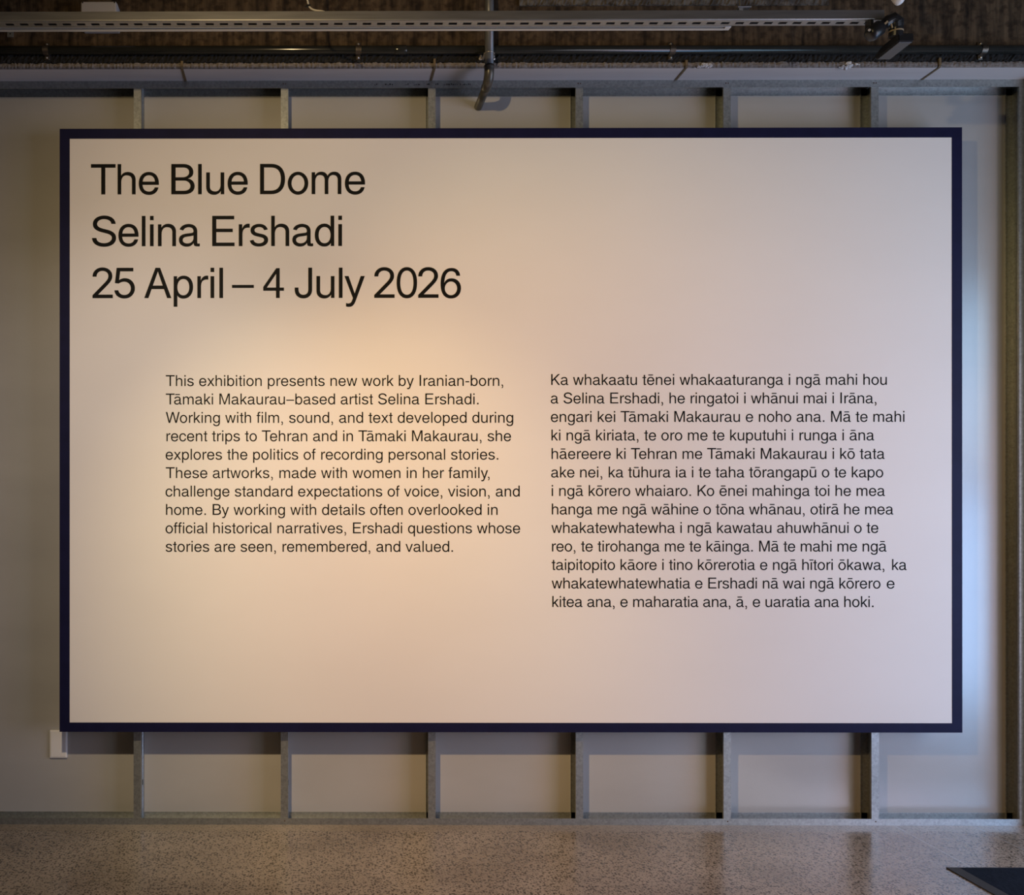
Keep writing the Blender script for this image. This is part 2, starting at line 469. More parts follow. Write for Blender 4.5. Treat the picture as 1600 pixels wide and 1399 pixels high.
# navy frame: four mitred rails
def rail(bm, a, b, c, d):
    pts = [a, b, c, d]
    A = [bm.verts.new((p[0], FY, p[1])) for p in pts]; C = [bm.verts.new((p[0], -0.0002, p[1])) for p in pts]
    for i in range(4): bm.faces.new((A[i], A[(i+1) % 4], C[(i+1) % 4], C[i]))
    bm.faces.new(A); bm.faces.new(C[::-1])
O = [(PX0, PZ0), (PX1, PZ0), (PX1, PZ1), (PX0, PZ1)]; I = [(IX0, IZ0), (IX1, IZ0), (IX1, IZ1), (IX0, IZ1)]
for i in range(4):
    rail(bm, O[i], O[(i+1) % 4], I[(i+1) % 4], I[i])
obj('border_frame', bm, M['navy'], panel, label='navy painted border')
obj('panel_face', B(IX0, IX1, FY + 0.0008, -0.004, IZ0, IZ1), M['panel'], panel)

# lettering: outlines of each character (units of 1/718 of the cap height)
GLYPHS = '''a|556|250,-13,219,-13,186,-13 154,-6,126,7,99,19 77,37,61,61,44,85 36,113,36,147,36,177 43,201,54,220,67,239 83,252,104,263,123,274 146,282,170,288,195,293 219,297,245,300,277,304 303,307,324,310,343,311 358,315,367,321,377,326 383,334,383,348,383,348 383,349,383,351,383,371 379,390,370,405,362,420 349,431,332,439,315,447 294,452,270,452,245,452 222,447,204,439,186,432 171,421,160,411,149,398 140,386,135,374,107,382 80,389,52,397,64,428 81,453,105,472,128,491 153,503,181,512,209,520 238,525,267,525,287,525 308,523,331,517,353,513 376,505,397,491,418,479 435,461,448,436,462,413 469,382,469,342,469,229 469,200,469,120,469,92 469,66,478,58,500,58 510,58,520,60,530,62 530,62 530,0 516,-4,502,-7,486,-7 430,-7,398,12,390,60 384,48,384,71,382,71 380,71,377,71,372,59 362,46,349,34,336,20 318,10,297,1,276,-7/212,61,233,61,266,61 293,68,315,80,336,93 353,108,365,127,376,146 383,166,383,188,383,211 383,236,383,259,379,255 372,251,359,248,348,246 335,243,319,240,305,237 290,235,276,233,262,232 250,231,241,229,221,226 201,222,183,217,164,210 150,202,139,190,129,179 123,162,123,143,123,125 128,110,138,98,147,86 160,78,177,71,194,65
b|556|58,0 138,0 138,72,138,72,170,16 225,-14,292,-14,425,-14 517,90,517,258,517,425 425,530,288,530,225,530 175,505,142,460,142,460 142,718 58,718/142,146,142,258,142,370 195,454,286,454,375,454 430,375,430,258,430,140 375,62,286,62,195,62
c|500|467,458,477,338,477,338 393,338,393,338,383,412 340,454,270,454,172,454 118,380,118,258,118,135 172,62,268,62,340,62 385,105,394,185,394,185 478,185,478,185,466,60 385,-14,266,-14,120,-14 30,90,30,254,30,425 122,530,272,530,392,530
d|556|499,0 419,0 419,72,419,72,387,16 332,-14,265,-14,132,-14 40,90,40,258,40,425 132,530,269,530,332,530 382,505,415,460,415,460 415,718 499,718/415,146,415,258,415,370 362,454,271,454,182,454 127,375,127,258,127,140 182,62,271,62,362,62
e|556|516,226 127,226,127,226,134,120 190,62,283,62,350,62 398,95,420,160,420,160 506,160,506,160,482,50 400,-14,281,-14,132,-14 40,90,40,254,40,425 136,530,281,530,428,530 516,425,516,258,516,258/138,395,130,299,130,299 426,299,426,299,420,395 365,455,280,455,196,455
f|278|86,0 170,0 170,448 262,448 262,517 170,517 170,580,170,580,170,632 190,650,228,650,242,650 253,649,262,647,262,647 262,722,262,722,250,726 236,728,220,728,130,728 86,680,86,590,86,590 86,517 14,517 14,448 86,448
g|556|499,517 421,517 421,442,421,442,388,500 335,530,270,530,135,530 40,425,40,258,40,92 132,-5,265,-5,325,-5 380,20,415,66,415,66 415,40,415,40,415,-90 370,-147,265,-147,195,-147 148,-118,138,-62,138,-62 54,-62,54,-62,62,-162 140,-220,262,-220,425,-220 499,-130,499,20,499,20/127,375,127,260,127,140 180,70,270,70,362,70 415,145,415,262,415,378 362,454,270,454,180,454
h|556|65,0 149,0 149,292,149,292,149,390 196,454,272,454,372,454 407,402,407,330,407,330 407,0 491,0 491,345,491,345,491,465 415,530,305,530,235,530 182,500,149,446,149,446 149,718 65,718
i|222|69,0 153,0 153,517 69,517/69,620 153,620 153,718 69,718
k|500|67,0 151,0 151,172 222,238 390,0 497,0 282,296 484,517 376,517 151,276 151,718 67,718
l|222|69,0 153,0 153,718 69,718
m|833|65,0 149,0 149,300,149,300,149,395 190,454,258,454,345,454 375,405,375,330,375,330 375,0 459,0 459,306,459,306,459,395 500,454,568,454,655,454 685,405,685,330,685,330 685,0 769,0 769,350,769,350,769,470 700,530,600,530,535,530 475,500,440,430,418,495 365,530,295,530,230,530 178,497,146,445,146,445 146,517 65,517
n|556|65,0 149,0 149,292,149,292,149,390 196,454,272,454,372,454 407,402,407,330,407,330 407,0 491,0 491,345,491,345,491,465 415,530,305,530,235,530 180,497,146,440,146,440 146,517 65,517
o|556|142,-14,278,-14,414,-14 521,106,521,258,521,410 414,530,278,530,142,530 35,410,35,258,35,106/191,61,278,61,365,61 434,148,434,258,434,368 365,455,278,455,191,455 122,368,122,258,122,148
p|556|58,-207 142,-207 142,60,142,60,175,12 225,-14,288,-14,420,-14 517,90,517,262,517,430 425,530,292,530,225,530 170,500,138,445,138,445 138,517 58,517/142,146,142,258,142,370 195,454,286,454,375,454 430,375,430,258,430,140 375,62,286,62,195,62
q|556|499,-207 415,-207 415,60,415,60,382,12 332,-14,269,-14,137,-14 40,90,40,262,40,430 132,530,265,530,332,530 387,500,419,445,419,445 419,517 499,517/415,146,415,258,415,370 362,454,271,454,182,454 127,375,127,258,127,140 182,62,271,62,362,62
r|333|77,0 161,0 161,275,161,275,161,400 215,440,300,440,315,440 325,439,334,437,334,437 334,527,334,527,325,529 315,530,303,530,235,530 188,490,157,415,157,415 157,517 77,517
s|500|288,-11,246,-11,208,-11 174,-6,143,4,114,15 89,31,70,52,51,72 38,98,32,128,60,134 88,139,117,146,124,117 139,95,161,82,183,68 211,61,244,61,284,61 315,70,337,85,360,101 372,119,372,140,372,158 364,173,351,186,338,196 318,206,290,211,259,218 228,225,197,232,148,243 110,261,85,284,60,307 48,337,48,374,48,404 57,430,74,453,92,475 117,492,148,505,178,519 214,525,253,525,291,525 323,519,351,507,378,498 400,482,417,462,433,443 446,421,454,396,426,390 400,383,372,378,364,398 353,415,335,431,316,446 290,454,253,454,221,454 193,446,171,432,149,417 139,400,139,378,139,359 146,344,161,331,176,321 199,311,231,304,259,297 287,292,315,285,366,274 404,256,427,233,452,210 464,181,464,146,464,115 455,87,436,64,419,41 392,22,360,8,326,-4
t|278|102,662 102,517 14,517 14,450 102,450 102,105,102,105,102,60 102,15,130,-7,176,-7 205,-7,230,-4,257,2 257,2,257,70,257,70 257,70,235,66,215,66 190,66,186,76,186,100 186,450 257,450 257,517 186,517 186,662
u|556|489,517 405,517 405,225,405,225,405,127 358,63,282,63,182,63 147,115,147,187,147,187 147,517 63,517 63,172,63,172,63,52 139,-13,249,-13,319,-13 374,20,408,77,408,77 408,0 489,0
v|500|8,517 97,517 250,96 403,517 492,517 297,0 204,0
w|722|14,517 102,517 210,112 316,517 407,517 513,112 621,517 709,517 560,0 470,0 361,403 253,0 163,0
x|500|11,0 112,0 250,199 388,0 490,0 302,266 480,517 380,517 252,333 124,517 22,517 200,265
y|500|11,517 104,517 252,105 395,517 489,517 275,-62,275,-62,240,-160 200,-214,110,-214,85,-214 62,-210,46,-202,46,-202 46,-124,46,-124,62,-131 78,-135,96,-135,150,-135 172,-112,192,-58,192,-58 210,-5
A|667|14,0 110,0 186,215 482,215 558,0 654,0 388,718 280,718/214,294 454,294 334,632
B|667|170,0,74,0,74,240 74,478,74,718,167,718 261,718,354,718,408,718 454,710,490,693,525,676 551,652,570,623,587,595 596,563,596,528,596,497 590,471,579,451,567,432 551,415,531,403,513,391 491,382,468,377,468,374 468,372,468,370,493,368 517,360,542,346,567,331 587,312,602,286,619,261 627,230,627,192,627,157 618,123,599,95,581,65 553,42,513,25,474,8 425,0,363,0,266,0/174,162,174,80,236,80 298,80,360,80,420,80 465,92,491,113,517,134 530,161,530,193,530,217 524,240,510,260,497,279 477,295,454,308,429,320 400,326,364,326,301,326 238,326,174,326,174,244/174,481,174,402,232,402 290,402,349,402,378,402 403,408,426,418,449,427 468,442,480,460,494,478 500,501,500,525,500,557 488,584,465,605,440,626 403,638,352,638,293,638 233,638,174,638,174,559
D|722|81,0 348,0,348,0,560,0 674,140,674,362,674,585 560,718,348,718,348,718 81,718/175,81 175,637 335,637,335,637,500,637 578,540,578,360,578,180 500,81,335,81,335,81
E|667|86,0 616,0 616,80 180,80 180,334 572,334 572,412 180,412 180,638 607,638 607,718 86,718
I|278|92,0 186,0 186,718 92,718
J|500|284,-10,223,-10,162,-10 113,8,74,47,36,83 17,137,17,205,17,219 17,231,17,244,47,244 75,244,105,244,105,231 105,219,105,205,105,161 116,128,138,104,158,82 188,71,223,71,258,71 287,82,309,104,330,128 341,161,341,205,341,377 341,547,341,718,370,718 400,718,428,718,428,547 428,377,428,205,428,137 409,83,371,47,333,8
K|667|76,0 168,0 168,242 283,352 540,0 657,0 350,415 648,718 524,718 168,356 168,718 76,718
M|833|73,0 161,0 161,592 375,0 459,0 673,592 673,0 761,0 761,718 634,718 417,112 200,718 73,718
S|667|396,-13,336,-13,279,-13 230,-4,188,13,145,30 112,54,89,85,66,116 52,151,49,193,83,193 117,193,151,193,154,165 163,142,180,124,197,106 220,92,247,83,274,73 304,69,336,69,372,69 404,75,432,85,460,96 483,110,498,130,515,148 524,171,524,196,524,219 517,238,503,252,489,267 470,279,447,289,424,298 398,306,368,313,336,322 305,330,274,337,209,354 159,378,123,408,88,439 71,478,71,525,71,566 83,601,106,632,129,662 162,686,203,702,243,719 290,728,341,728,393,728 438,719,478,702,518,686 549,662,572,633,595,604 608,570,609,533,577,533 543,533,510,533,507,568 489,597,456,616,424,636 385,647,338,647,304,647 274,642,248,632,223,622 203,608,189,590,176,573 168,552,168,530,168,505 176,485,193,471,209,456 228,443,251,434,274,426 297,419,318,413,345,408 372,401,398,394,421,388 446,381,472,372,497,363 521,350,544,336,566,320 585,302,600,279,614,255 620,229,620,196,620,157 609,121,586,90,564,58 532,34,489,16,447,-3
T|611|14,718 597,718 597,636 352,636 352,0 259,0 259,636 14,636
W|944|16,718 113,718 256,132 420,718 524,718 688,132 831,718 928,718 740,0 640,0 472,588 304,0 204,0
2|556|186,0,26,0,26,23 26,45,26,66,110,152 193,237,278,323,307,351 331,377,349,398,368,420 381,442,392,461,400,481 405,502,405,523,405,550 399,571,387,591,374,609 358,623,335,633,315,643 289,649,263,649,233,649 208,643,186,631,165,619 149,604,137,583,125,563 119,539,119,511,90,511 59,511,29,511,29,553 38,591,59,623,79,656 107,681,143,700,178,718 218,728,264,728,309,728 349,718,384,701,418,683 446,659,466,628,485,598 495,563,495,525,495,499 491,473,480,449,470,423 454,395,429,365,403,334 369,298,326,254,270,197 214,141,158,85,158,83 158,82,158,80,273,80 390,80,507,80,507,54 507,27,507,0,347,0
0|556|329,-10,279,-10,227,-10 184,4,148,34,111,63 84,104,65,159,46,214 37,281,37,358,37,436 46,502,65,557,84,612 113,655,148,683,184,712 227,728,279,728,329,728 372,712,408,683,445,655 472,612,491,557,510,502 519,436,519,358,519,281 510,214,491,159,472,104 445,63,408,34,373,4/245,71,279,71,312,71 341,82,364,104,388,127 406,159,418,203,430,245 437,298,437,358,437,419 430,471,418,515,406,557 388,591,364,614,341,636 312,649,279,649,245,649 215,636,192,614,169,591 150,557,138,515,126,471 119,419,119,358,119,298 126,245,138,203,150,159 169,127,192,104,215,82
4|556|25,172 334,172 334,0 420,0 420,172 523,172 523,244 420,244 420,706 340,706 25,258/106,244 334,244 334,576
5|556|315,-10,266,-10,223,-10 183,-1,148,16,114,32 86,55,65,85,45,114 33,147,32,183,63,183 92,183,122,183,125,162 132,142,146,126,159,109 176,95,197,85,218,75 242,71,266,71,297,71 323,78,347,90,370,104 389,123,402,147,415,171 422,199,422,229,422,260 415,288,402,312,387,336 368,355,345,370,320,384 293,391,262,391,237,391 213,387,188,378,165,371 146,360,131,347,102,350 73,353,42,357,57,477 70,597,84,718,215,718 347,718,478,718,478,691 478,664,478,638,373,638 268,638,165,638,156,567 147,497,140,425,141,425 141,425,143,425,159,439 179,450,204,458,227,467 252,471,278,471,313,471 344,464,373,453,400,442 427,425,447,402,467,381 485,355,497,326,508,296 514,265,514,230,514,183 504,142,482,107,460,71 431,42,395,21,357,1
6|556|488,640,498,525,498,525 410,525,410,525,402,592 360,633,292,633,190,633 130,545,123,352,160,425 215,460,295,460,430,460 518,365,518,228,518,80 420,-16,285,-16,120,-16 38,105,38,330,38,575 125,706,295,706,412,706/199,58,282,58,365,58 430,131,430,223,430,315 365,388,282,388,199,388 134,315,134,223,134,131
,|278|90,100 90,0 139,0 139,0,139,-2,139,-6 139,-50,126,-88,90,-94 90,-94,90,-147,90,-147 90,-147,150,-138,188,-90 188,-30,188,0,188,100
.|278|90,0 188,0 188,100 90,100
-|333|44,238 289,238 289,312 44,312
–|556|20,240 536,240 536,308 20,308'''
FONT = {}
for ln in GLYPHS.strip('\n').split('\n'):
    ch, adv, cs = ln.split('|')
    cont = []
    for c in cs.split('/'):
        pts = []
        for p in c.split():
            v = [float(q) for q in p.split(',')]
            pts.append(v if len(v) == 6 else v * 3)
        cont.append(pts)
    FONT[ch] = (float(adv), cont)
MACRON = {'\u0101': 'a', '\u0113': 'e', '\u012b': 'i', '\u014d': 'o', '\u016b': 'u'}
KERN = {'Te': -100, 'Ta': -100, 'T\u0101': -90, 'Wo': -40, 'y,': -100, 'r,': -60, 'Ko': -20, 'By': -10}
def xspan(c):
    xs = [p[2] for s in FONT[c][1] for p in s]
    return min(xs), max(xs)
def area(pl):
    return sum(a.x * b.y - b.x * a.y for a, b in zip(pl, pl[1:] + pl[:1])) / 2
def inside(p, pl):
    c = False
    for a, b in zip(pl, pl[1:] + pl[:1]):
        if (a.y > p.y) != (b.y > p.y) and p.x < (b.x - a.x) * (p.y - a.y) / (b.y - a.y) + a.x: c = not c
    return c
def embolden(res, d):
    out = []
    for i, pl in enumerate(res):
        hole = any(j != i and inside(pl[0], q) for j, q in enumerate(res))
        if (area(pl) > 0) == hole: pl = pl[::-1]
        n = len(pl); new = []
        for k in range(n):
            e0 = (pl[k] - pl[k-1]); e1 = (pl[(k+1) % n] - pl[k])
            if e0.length < 1e-6 or e1.length < 1e-6:
                new.append(pl[k]); continue
            n0 = Vector((e0.y, -e0.x)).normalized(); n1 = Vector((e1.y, -e1.x)).normalized()
            m = n0 + n1
            s = m.length_squared
            new.append(pl[k] + (m * (2 * d / s) if s > 0.6 else n0 * d))
        out.append(new)
    return out
def contours(ch, weight=0.0):
    """closed polylines of one character"""
    b = MACRON.get(ch, ch)
    cont = FONT[b][1]
    if ch == '\u012b': cont = cont[:1]
    res = []
    for s in cont:
        pl = []
        n = len(s)
        for i in range(n):
            p, q = s[i], s[(i+1) % n]
            a = Vector(p[2:4]); h1 = Vector(p[4:6]); h2 = Vector(q[0:2]); z = Vector(q[2:4])
            chord = (z - a).length
            pl.append(a)
            if chord < 1e-6: continue
            dev = max(abs((h1 - a).cross(z - a)), abs((h2 - a).cross(z - a))) / chord
            if dev > 1.0:
                m = 3 if dev < 12 else 6 if dev < 40 else 9
                for j in range(1, m):
                    t = j / m; u = 1 - t
                    pl.append(a * u**3 + h1 * 3*u*u*t + h2 * 3*u*t*t + z * t**3)
        res.append(pl)
    if ch in MACRON:
        lo, hi = xspan(b)
        m = (lo + hi) / 2
        if b == 'a': m -= 18
        w = 150 if b != 'i' else 130
        res.append([Vector((m-w, 622)), Vector((m+w, 622)), Vector((m+w, 688)), Vector((m-w, 688))])
    clean = []
    for pl in res:
        q = [p for i, p in enumerate(pl) if (p - pl[i-1]).length > 0.5]
        clean.append(q)
    return embolden(clean, weight) if weight else clean
def lettering(name, rows, y, label, weight):
    cu = bpy.data.curves.new(name, 'CURVE')
    cu.dimensions = '2D'; cu.fill_mode = 'BOTH'; cu.extrude = 0.0003
    for cap, z, segs in rows:
        k = cap / 718.0
        for text, xa, xb in segs:
            pos, x = [], 0.0
            for i, c in enumerate(text):
                if i: x += KERN.get(text[i-1] + c, 0)
                pos.append(x)
                x += 278 if c == ' ' else FONT[MACRON.get(c, c)][0]
            l0 = xspan(MACRON.get(text[0], text[0]))[0]
            r1 = pos[-1] + xspan(MACRON.get(text[-1], text[-1]))[1]
            n = len(text) - 1
            trk = ((xb - xa) / k - (r1 - l0)) / n if n else 0
            sc = 1.0 if n else (xb - xa) / k / (r1 - l0)
            for i, c in enumerate(text):
                if c == ' ': continue
                for pl in contours(c, weight):
                    spl = cu.splines.new('POLY')
                    spl.points.add(len(pl) - 1)
                    for p, q in zip(spl.points, pl):
                        p.co = (xa + ((q.x + pos[i] - l0) * sc + trk * i) * k, z + q.y * k, 0, 1)
                    spl.use_cyclic_u = True
    tmp = bpy.data.objects.new(name + '_outline', cu)
    COL.objects.link(tmp)
    dg = bpy.context.evaluated_depsgraph_get()
    me = bpy.data.meshes.new_from_object(tmp.evaluated_get(dg))
    bpy.data.objects.remove(tmp)
    bpy.data.curves.remove(cu)
    me.transform(Matrix.Translation((0, y, 0)) @ Matrix.Rotation(math.pi/2, 4, 'X'))
    me.transform(Matrix.Translation(-panel.location))
    me.materials.clear(); me.materials.append(M['ink'])
    me.name = name
    o = bpy.data.objects.new(name, me)
    COL.objects.link(o); o.parent = panel; o['label'] = label
    return o
ROWS = [
('title', 0.12132, 2.5526, [('The', -0.2077, 0.0652), ('Blue', 0.1157, 0.4229), ('Dome', 0.4728, 0.8945)]),
('artist', 0.12132, 2.3438, [('Selina', -0.2036, 0.23), ('Ershadi', 0.2804, 0.8019)]),
('date', 0.12132, 2.135, [('25', -0.2015, -0.0315), ('April', 0.0071, 0.3236), ('–', 0.3602, 0.4476), ('4', 0.4857, 0.5685), ('July', 0.6122, 0.8934), ('2026', 0.9319, 1.2797)]),
('english', 0.04382, 1.7806, [('This exhibition presents new work by Iranian-born,', 0.0936, 1.4493)]),
('english', 0.04382, 1.7066, [('Tāmaki Makaurau–based artist Selina Ershadi.', 0.0936, 1.3505)]),
('english', 0.04382, 1.6324, [('Working with film, sound, and text developed during', 0.0936, 1.4898)]),
('english', 0.04382, 1.5584, [('recent trips to Tehran and in Tāmaki Makaurau, she', 0.0962, 1.4808)]),
('english', 0.04382, 1.4843, [('explores the politics of recording personal stories.', 0.0931, 1.4297)]),
('english', 0.04382, 1.4102, [('These artworks, made with women in her family,', 0.0936, 1.3948)]),
('english', 0.04382, 1.3361, [('challenge standard expectations of voice, vision, and', 0.0926, 1.5157)]),
('english', 0.04382, 1.2621, [('home. By working with details often overlooked in', 0.0944, 1.4269)]),
('english', 0.04382, 1.1881, [('official historical narratives, Ershadi questions whose', 0.0926, 1.5174)]),
('english', 0.04382, 1.1139, [('stories are seen, remembered, and valued.', 0.0929, 1.2477)]),
('maori', 0.04382, 1.7841, [('Ka whakaatu tēnei whakaaturanga i ngā mahi hou', 1.642, 2.9866)]),
('maori', 0.04382, 1.7098, [('a Selina Ershadi, he ringatoi i whānui mai i Irāna,', 1.6403, 2.9449)]),
('maori', 0.04382, 1.6355, [('engari kei Tāmaki Makaurau e noho ana. Mā te mahi', 1.6407, 3.0569)]),
('maori', 0.04382, 1.5612, [('ki ngā kiriata, te oro me te kuputuhi i runga i āna', 1.6431, 2.9356)]),
('maori', 0.04382, 1.4868, [('hāereere ki Tehran me Tāmaki Makaurau i kō tata', 1.6435, 2.9775)]),
('maori', 0.04382, 1.4125, [('ake nei, ka tūhura ia i te taha tōrangapū o te kapo', 1.6418, 2.9721)]),
('maori', 0.04382, 1.3382, [('i ngā kōrero whaiaro. Ko ēnei mahinga toi he mea', 1.6442, 2.9787)]),
('maori', 0.04382, 1.2639, [('hanga me ngā wāhine o tōna whānau, otirā he mea', 1.6446, 3.0122)]),
('maori', 0.04382, 1.1896, [('whakatewhatewha i ngā kawatau ahuwhānui o te', 1.6429, 2.9523)]),
('maori', 0.04382, 1.1153, [('reo, te tirohanga me te kāinga. Mā te mahi me ngā', 1.6453, 2.985)]),
('maori', 0.04382, 1.041, [('taipitopito kāore i tino kōrerotia e ngā hītori ōkawa,', 1.6436, 2.9763), ('ka', 3.0075, 3.0653)]),
('maori', 0.04382, 0.9667, [('whakatewhatewhatia e Ershadi nā wai ngā kōrero', 1.644, 2.9609), ('e', 2.9862, 3.0169)]),
('maori', 0.04382, 0.8924, [('kitea ana, e maharatia ana, ā, e uaratia ana hoki.', 1.6464, 2.933)])]
for key, nm, lb in (('title', 'title_lettering', 'large black title line, The Blue Dome'),
                    ('artist', 'name_lettering', 'large black second line with the artist name'),
                    ('date', 'date_lettering', 'large black third line with the dates'),
                    ('english', 'english_paragraph', 'small black paragraph in English, left column'),
                    ('maori', 'maori_paragraph', 'small black paragraph in te reo, right column')):
    lettering(nm, [r[1:] for r in ROWS if r[0] == key], FY + 0.0005, lb, 2.0 if key in ('title', 'artist', 'date') else 1.0)

# ---------------------------------------------------------------- switch plate
t = thing('switch_plate', 'white blank switch plate low on the wall at the panel\'s lower left corner', 'switch plate', (-0.372, D, 0.251))
obj('plate', B(-0.4085, -0.3355, D-0.009, D, 0.251, 0.367, 0.004, 3), M['white_plastic'], t)
obj('cover', B(-0.4035, -0.3405, D-0.0105, D-0.008, 0.256, 0.362, 0.002, 2), M['white_plastic'], t)

# ---------------------------------------------------------------- grey downpipe
px, py, pr = 1.3725, -0.1505, 0.0170
t = thing('downpipe', 'grey downpipe strapped to the beam, turning into the wall above the panel', 'pipe', (px, py, 2.95))
bm = bmesh.new(); tube(bm, [(px, py, 3.615), (px, py, 3.004)], pr, 28)
obj('pipe', bm, M['pipe'], t, True)
bm = bmesh.new()
R = 0.046; cz = 2.9580
c = Vector((px, py + R, cz + R))
pts = [(px, py, 3.014), (px, py, 3.006)] + [(px, c.y - R * math.cos(a), c.z - R * math.sin(a)) for a in [math.pi/2 * i / 12 for i in range(13)]] + [(px, py + R + 0.012, cz)]
rad = [0.0205] * 2 + [0.0192] * 13 + [0.0205]
tube(bm, pts, rad, 28)
obj('elbow', bm, M['elbow'], t, True, label='dark cast elbow')
bm = bmesh.new(); tube(bm, [(px, py + R + 0.004, cz), (px, D + 0.01, cz)], 0.0165, 28)
obj('spigot', bm, M['elbow'], t, True, label='dark pipe end entering the wall')
bm = bmesh.new(); tube(bm, [(px, py, 3.0635), (px, py, 3.0605), ], pr + 0.0015, 28)
clip = obj('pipe_strap', bm, M['zinc'], t, True, label='bright strap with two ear screws')
for s in (-1, 1):
    bm = bmesh.new()
    box(bm, px + s*0.017 - 0.004, px + s*0.017 + 0.004, py - 0.002, -0.103, 3.060, 3.064)
    obj('strap_leg', bm, M['zinc'], clip)
    bm = bmesh.new(); lathe(bm, [(0, 0.007), (0.006, 0.007), (0.008, 0.004)], (px + s*0.026, -0.101, 3.066), (0, -1, 0), 12)
    lathe(bm, [(0, 0.0045), (0.010, 0.0045), (0.013, 0.002)], (px + s*0.0255, -0.103, 3.072), (0, -1, 0), 10)
    obj('ear_screw', bm, M['zinc'], clip)

# ---------------------------------------------------------------- horizontal conduit on the beam
cy, czc, cr = -0.1155, 3.0945, 0.0165
t = thing('conduit', 'dark horizontal conduit pipe clipped along the foot of the concrete beam', 'pipe', (1.0, cy, czc - cr))
bm = bmesh.new(); tube(bm, [(XL, cy, czc + 0.004), (1.0, cy, czc), (XR, cy, czc - 0.005)], cr, 24)
obj('pipe', bm, M['conduit'], t, True)
bm = bmesh.new(); tube(bm, [(1.006, cy, czc), (1.009, cy, czc), (1.051, cy, czc), (1.054, cy, czc)], [cr + 0.0001, cr + 0.0022, cr + 0.0022, cr + 0.0001], 24, False)
obj('coupling', bm, M['conduit'], t, True)
for i, xc in enumerate((-0.3675, 0.864, 2.097, 3.317)):
    bm = bmesh.new()
    zc = czc + (0.004 * (1.0 - xc) / 3.4 if xc < 1 else -0.005 * (xc - 1) / 3.66)
    tube(bm, [(xc - 0.011, cy, zc), (xc + 0.011, cy, zc)], cr + 0.0018, 24)
    box(bm, xc - 0.010, xc + 0.010, -0.1045, -0.0985, zc + cr - 0.006, zc + cr + 0.020, 0.002, 1)
    box(bm, xc - 0.010, xc + 0.010, -0.1060, -0.0985, zc - cr - 0.016, zc - cr + 0.006, 0.002, 1)
    cl = obj('saddle_clip', bm, M['clip'], t)
    bm = bmesh.new(); lathe(bm, [(0, 0.0042), (0.004, 0.0042), (0.006, 0.002)], (xc, -0.104, zc + cr + 0.012), (0, -1, 0), 10)
    obj('screw', bm, M['zinc'], cl)
    bm = bmesh.new(); lathe(bm, [(0, 0.0042), (0.004, 0.0042), (0.006, 0.002)], (xc, -0.105, zc - cr - 0.009), (0, -1, 0), 10)
    obj('screw', bm, M['zinc'], cl)

# ---------------------------------------------------------------- slotted strut channel and its lighting strip
SY0, SY1, SZ0, SZ1 = -0.527, -0.486, 2.9812, 3.0148
SX0, SX1 = XL + 0.3, 2.664
t = thing('strut_channel', 'long slotted zinc strut channel hanging across the top of the photo', 'rail', ((SX0+SX1)/2, (SY0+SY1)/2, SZ0))
bm = bmesh.new()
th = 0.0025; rc = 0.005
outer = arc((SY0 + rc, SZ0 + rc), rc, math.pi, 1.5*math.pi, 6)
inner = arc((SY0 + rc, SZ0 + rc), rc - th, 1.5*math.pi, math.pi, 6)
yi = (SY0+SY1)/2 - 0.0068
prism(bm, [(SY0, SZ1)] + outer + [(yi, SZ0), (yi, SZ0+th)] + inner + [(SY0+th, SZ1-0.004), (SY0+0.009, SZ1-0.004), (SY0+0.009, SZ1)], 'x', SX0, SX1)
mir = lambda pts: [(SY0 + SY1 - p[0], p[1]) for p in pts][::-1]
prism(bm, mir([(SY0, SZ1)] + outer + [(yi, SZ0), (yi, SZ0+th)] + inner + [(SY0+th, SZ1-0.004), (SY0+0.009, SZ1-0.004), (SY0+0.009, SZ1)]), 'x', SX0, SX1)
x = SX1 - 0.016
while x > SX0:
    box(bm, x - 0.0105, x + 0.0105, yi - 0.001, SY0 + SY1 - yi + 0.001, SZ0 + 0.0001, SZ0 + th)
    x -= 0.05
obj('channel', bm, M['strut'], t)
bm = bmesh.new()
tube(bm, [(2.175, -0.5065, 3.62), (2.175, -0.5065, 3.006)], 0.0035, 12)
rod = obj('hanger_rod', bm, M['strut'], t)
bm = bmesh.new(); box(bm, 2.159, 2.206, -0.525, -0.488, 3.0275, 3.0315, 0.0008, 1); box(bm, 2.168, 2.182, -0.514, -0.499, 3.010, 3.0275)
obj('hanger_plate', bm, M['strut'], rod)
bm = bmesh.new()
tube(bm, [(-0.52, -0.5065, 3.62), (-0.52, -0.5065, 3.0)], 0.0035, 12)
box(bm, -0.5425, -0.4975, -0.525, -0.488, 3.0150, 3.019, 0.0008, 1)
obj('hanger_rod', bm, M['strut'], t)

bk = thing('wall_bracket', 'small galvanised bracket tab on the concrete beam at the far left', 'bracket', (-0.5145, -0.0976, 3.157))
bm = bmesh.new()
box(bm, -0.527, -0.502, -0.1010, -0.0974, 3.157, 3.225, 0.0006, 1)
obj('plate', bm, M['galv'], bk)
bm = bmesh.new(); lathe(bm, [(0, 0.0032), (0.0008, 0.0032)], (-0.5145, -0.1009, 3.170), (0, -1, 0), 12)
obj('bolt_hole', bm, M['stamp'], bk)

